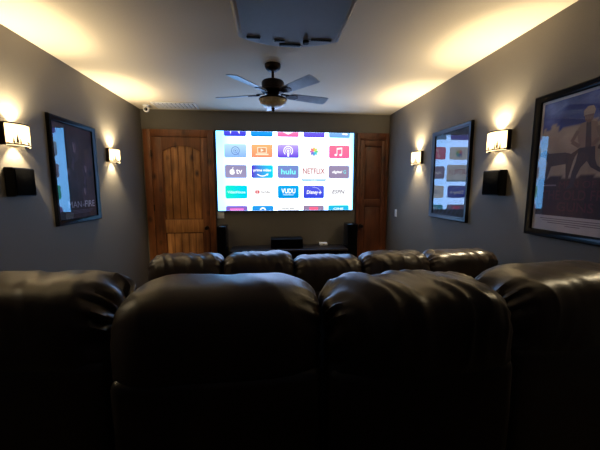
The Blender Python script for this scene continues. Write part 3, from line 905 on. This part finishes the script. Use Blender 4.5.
def print_desert(p, w, h):
    p.poly([(-w / 2, -h / 2), (w / 2, -h / 2), (w / 2, h / 2), (-w / 2, h / 2)], (206, 196, 200), 0)
    bw = 0.018
    x0, x1, z0, z1 = -w / 2 + bw, w / 2 - bw, -h / 2 + 0.105, h / 2 - bw
    def bg(u, v):
        t = (v - z0) / (z1 - z0)
        n = fbm(u, v, 7, 9.3)
        edge = 0.76 + 0.10 * (n - 0.5) * 2 + 0.10 * u
        if t > edge:
            return mixc((30, 40, 122), (112, 120, 190), (n - 0.45) * 2.2)
        if t > 0.34 + 0.015 * math.sin(u * 30):
            return mixc((142, 120, 108), (206, 180, 156), n)
        return mixc((44, 18, 26), (72, 30, 38), n)
    p.grid(x0, x1, z0, z1, 30, 44, bg, 1)
    H = z1 - z0
    # running figure in a hat, striding with two hounds
    cx, b0 = 0.02, z0 + H * 0.36
    tan, dk, dg = (146, 116, 102), (54, 44, 60), (78, 54, 50)
    def q_(pts):
        return [(cx + a * 0.92, b0 - 0.03 + c_ * 0.90) for a, c_ in pts]
    p.poly(q_([(-0.022, 0.43), (-0.026, 0.465), (0.0, 0.492), (0.036, 0.49), (0.052, 0.46), (0.046, 0.43)]), (170, 148, 132), 4)
    p.poly(q_([(-0.018, 0.435), (0.044, 0.435), (0.042, 0.40), (0.016, 0.378), (-0.010, 0.398)]), (122, 88, 78), 5)
    p.poly(q_([(-0.06, 0.34), (-0.03, 0.385), (0.02, 0.395), (0.07, 0.375), (0.088, 0.32), (0.072, 0.21), (-0.03, 0.21), (-0.045, 0.27)]), (150, 122, 108), 3)
    p.poly(q_([(0.0, 0.385), (0.03, 0.385), (0.05, 0.21), (0.01, 0.21)]), (74, 58, 66), 4)
    p.line(q_([(0.078, 0.345), (0.104, 0.27), (0.05, 0.225)]), 0.024, (134, 106, 94), 4)
    p.line(q_([(-0.052, 0.335), (-0.088, 0.265), (-0.03, 0.225)]), 0.024, (134, 106, 94), 4)
    p.poly(q_([(-0.032, 0.215), (0.074, 0.215), (0.082, 0.13), (0.10, 0.085), (0.165, 0.035), (0.18, 0.005), (0.15, 0.0), (0.135, 0.03), (0.06, 0.075), (0.03, 0.12), (-0.005, 0.08), (-0.03, 0.02), (-0.045, -0.06), (-0.095, -0.075), (-0.09, -0.055), (-0.075, -0.04), (-0.065, 0.05), (-0.045, 0.12)]), dk, 5)
    def hound(u, v, s, f):
        q = [(-0.13, 0.02), (-0.10, -0.12), (-0.085, -0.12), (-0.075, 0.0), (0.04, -0.01), (0.075, -0.13), (0.09, -0.13), (0.075, 0.02), (0.10, 0.06), (0.15, 0.075), (0.145, 0.10), (0.10, 0.12), (0.07, 0.09), (-0.06, 0.085), (-0.11, 0.07), (-0.19, 0.12), (-0.14, 0.05)]
        p.poly([(u + f * a * s, v + c * s) for a, c in q], dg, 2)
    hound(-0.155, b0 + 0.07, 0.9, -1)
    hound(0.225, b0 + 0.085, 0.82, -1)
    red = (98, 40, 48)
    p.text('MEN OF', 0.0, z0 + H * 0.275, 0.24, 0.045, red, 3)
    p.text('THE OLD FREE', 0.0, z0 + H * 0.185, 0.48, 0.065, red, 3, 0.01)
    p.text('GUNS', 0.0, z0 + H * 0.085, 0.24, 0.062, red, 3, 0.01)
    p.rrect(-0.19, z0 + H * 0.27, 0.10, 0.010, 0.002, (150, 120, 124), 3)
    for k, ww in enumerate((0.48, 0.44, 0.36, 0.10)):
        p.rrect(0, -h / 2 + 0.083 - 0.014 * k, ww, 0.005, 0.001, (120, 108, 116), 3)

poster('dark purple framed poster reading man on fire on the left wall', 3.255, -1, print_dark)
poster('framed poster on the right wall filled with the mirrored screen menu', 3.158, 1, print_plain)
pst = poster('large black framed poster of a running man with dogs, at the right edge', 1.758, 1, print_desert, 0.05)
pst.rotation_euler.z = R(-90.45); pst.location.x -= 0.003      # hangs a touch askew

# ================================================================== RECLINERS
def headrest_mesh(w, seed, fold, pinch=(1, 1), sag=0.0, r=0.105, drop=0.066):
    """rolled leather pillow over the back; local y: 0 rear .. forward, z up to ~1.05"""
    nu, nv = 110, 56
    rnd = random.Random(seed)
    hw = w / 2
    bm = bmesh.new()
    rings = []
    ph = rnd.random() * 10
    for i in range(nu + 1):
        u = -1 + 2 * i / nu
        u = math.copysign(abs(u) ** 0.8, u)
        x = u * hw
        d = max(0.0, abs(x) - (hw - r)) / r
        s = math.sqrt(max(0.0, 1 - d * d))
        zc, Hh, Tt = 0.91, 0.142, 0.135
        Hs = Hh * (0.52 + 0.48 * s)
        Ts = Tt * (0.55 + 0.45 * s)
        if i in (0, nu):
            Ts *= 0.85
        ztop = zc + Hh * 0.98 - (1 - s) * drop - sag * (1 - u * u) * 0.5
        zlow = zc - Hh * 1.02
        Hs = (ztop - zlow) / 2
        ring = []
        for j in range(nv):
            th = 2 * PI * j / nv
            cy, cz = math.cos(th), math.sin(th)
            e = 0.58
            yy = math.copysign(abs(cy) ** e, cy) * Ts
            zz = math.copysign(abs(cz) ** e, cz) * Hs
            # top leans slightly back, bulged crown
            top = max(0.0, cz)
            P = Vector((x, 0.125 + yy, ztop - Hs + zz))
            nrm = Vector((0.25 * u * (d > 0), cy, cz)).normalized()
            # soft undulation
            q = Vector((x * 5 + ph, yy * 6, zz * 6))
            disp = 0.009 * noise.noise(q)
            # diagonal folds across the crown
            env = max(0.0, min(1.0, (cz + 0.55) / 1.0))
            f_ = noise.noise(Vector((x * 13 + yy * 9 * (1 if fold > 0 else -1) + ph * 3, zz * 4.0, ph)))
            f2 = noise.noise(Vector((x * 26 + yy * 14 + ph, zz * 7.0, ph + 4)))
            ridge = (1 - abs(f_)) ** 3
            disp += abs(fold) * env * (0.011 * (ridge - 0.4) + 0.004 * f2)
            # gathered pleats at the ends
            for sd, am in ((-1, pinch[0]), (1, pinch[1])):
                e2 = max(0.0, (sd * u - 0.72) / 0.28)
                disp += am * 0.0075 * e2 * math.sin(th * 15 + 2.0 * noise.noise(Vector((th * 2, ph, sd))))
            ring.append(bm.verts.new(P + nrm * disp))
        rings.append(ring)
    for a, c in zip(rings[:-1], rings[1:]):
        for j in range(nv):
            bm.faces.new((a[j], a[(j + 1) % nv], c[(j + 1) % nv], c[j]))
    for ring, fl in ((rings[0], 1), (rings[-1], -1)):
        cen = sum((v.co for v in ring), Vector()) / nv
        cen.x += 0.012 * (fl)
        cv = bm.verts.new(cen)
        for j in range(nv):
            bm.faces.new((cv, ring[(j + 1) % nv], ring[j]))
    bmesh.ops.recalc_face_normals(bm, faces=bm.faces[:])
    return bm

def puffy(x0, x1, y0, y1, z0, z1, bev, crown, seed):
    mb = MB()
    bm2 = bmesh.new()
    bmesh.ops.create_cube(bm2, size=1)
    for v in bm2.verts:
        v.co = Vector(((x0 + x1) / 2 + v.co.x * (x1 - x0), (y0 + y1) / 2 + v.co.y * (y1 - y0), (z0 + z1) / 2 + v.co.z * (z1 - z0)))
    bmesh.ops.bevel(bm2, geom=bm2.edges[:], offset=bev, segments=4, profile=0.5, affect='EDGES')
    bmesh.ops.subdivide_edges(bm2, edges=[e for e in bm2.edges if e.calc_length() > 0.15], cuts=7, use_grid_fill=True)
    for v in bm2.verts:
        a = 1 - ((v.co.x - (x0 + x1) / 2) / ((x1 - x0) / 2)) ** 2
        v.co.z += crown * max(0, a) * (1 if v.co.z > (z0 + z1) / 2 else 0)
        v.co += Vector((0, 1, 1)) * 0.004 * noise.noise(v.co * 7 + Vector((seed, 0, 0)))
    mb.merge(bm2)
    return mb

def recliner(label, x, y, rz, z, w, seed, fold, group, dz=0.0, arms=(), pinch=(1, 1), sag=0.0):
    """x,y: middle of the rear of the back"""
    t = thing('recliner', label, 'recliner', (x, y, z), rz, group)
    h = w / 2
    def wedge(mb):
        for v in mb.bm.verts:                     # the seats of a curved row narrow towards the front
            v.co.x *= 1 - 0.16 * max(0.0, v.co.y - 0.1) / 0.8
        return mb
    wedge(MB().box(-h + 0.01, h - 0.01, 0.12, 0.84, 0.03, 0.24, 0.02)).build('base', M['leather'], t)
    for sx in (-1, 1):
        for yy in (0.18, 0.78):
            MB().lathe([(0, 0.001), (0.018, 0.001), (0.024, 0.03), (0, 0.0302)], 16, Matrix.Translation((sx * (h - 0.06), yy, 0))).build('foot', M['black'], t)
    wedge(puffy(-h + 0.008, h - 0.008, 0.30, 0.88, 0.24, 0.47, 0.06, 0.03, seed)).build('seat', M['leather'], t, 60)
    bk = puffy(-h + 0.004, h - 0.004, 0.0, 0.26, 0.245, 0.84, 0.035, 0.0, seed + 3)
    bk.build('backrest', M['leather'], t, 60)
    hr = MB(); hr.bm.free(); hr.bm = headrest_mesh(w - 0.006, seed, fold, pinch, sag, *((0.14, 0.085) if group == NG else (0.105, 0.066)))
    ho = hr.build('headrest', M['leather'], t, 70)
    ho.location.z = dz
    wedge(puffy(-h + 0.02, h - 0.02, 0.885, 0.95, 0.10, 0.44, 0.025, 0.0, seed + 5)).build('footrest', M['leather'], t, 60)
    for s in arms:
        a0, a1 = (h + 0.002, h + 0.115) if s > 0 else (-h - 0.115, -h - 0.002)
        puffy(a0, a1, 0.10, 0.90, 0.03, 0.62, 0.045, 0.0, seed + 9).build('armrest', M['leather'], t, 60)
    return t

NG, FG = 'near row of brown leather recliners', 'far row of brown leather recliners'
recliner('nearest leather recliner back at the left, cut off by the left edge', -0.765, 0.865, R(-2), RISER_H, 0.590, 11, 0.5, NG, 0.010, (-1,), (0.6, 2.6))
recliner('smooth rounded leather recliner back in the near row, left of centre', -0.142, 0.750, R(0), RISER_H, 0.572, 22, 0.2, NG, 0.018, (), (0.2, 1.0))
recliner('leather recliner with slanting creases in the near row, right of centre', 0.431, 0.742, R(0), RISER_H, 0.566, 33, 1.6, NG, 0.004, (), (1.8, 0.5))
recliner('nearest leather recliner back at the right, cut off by the right edge', 1.040, 0.835, R(6), RISER_H, 0.585, 44, 0.6, NG, 0.002, (1,), (1.6, 0.5))
far = [(-0.627, 2.19, 0, 0.540, 5, 1.0, 0.052, (-1,)), (-0.090, 2.175, 0, 0.530, 6, 0.7, 0.060, ()), (0.445, 2.17, 0, 0.537, 7, 0.8, 0.022, ()),
       (0.988, 2.175, 0, 0.546, 8, 1.0, 0.042, ()), (1.561, 2.19, 0, 0.596, 9, 0.9, 0.038, ())]
fl_ = ['leftmost recliner of the far row, in front of the arched door',
       'far row recliner in front of the center speaker, second from the left',
       'middle recliner of the far row, its headrest lower than its neighbours',
       'far row recliner in front of the narrow door, second from the right',
       'rightmost recliner of the far row, beside the right wall']
for (x, y, a, w, sd, fo, dz, arms), lb in zip(far, fl_):
    recliner(lb, x, y, R(a), 0.0, w, sd, fo, FG, dz, arms)

# ================================================================== WORLD, CAMERA
wd = bpy.data.worlds.new('world'); scene.world = wd
wd.use_nodes = True
wd.node_tree.nodes['Background'].inputs['Color'].default_value = (0.01, 0.011, 0.014, 1)
cam = bpy.data.cameras.new('camera')
cam.sensor_width = 36; cam.lens = 18.0; cam.clip_start = 0.02
co = bpy.data.objects.new('camera', cam)
co.location = (0, 0, 1.60)
co.rotation_euler = (R(90 - 6.94), 0, R(-5.7))
link(co)
scene.camera = co
vs = scene.view_settings
vs.view_transform = 'Standard'; vs.look = 'None'; vs.gamma = 1; vs.use_curve_mapping = False
vs.exposure = 0.35
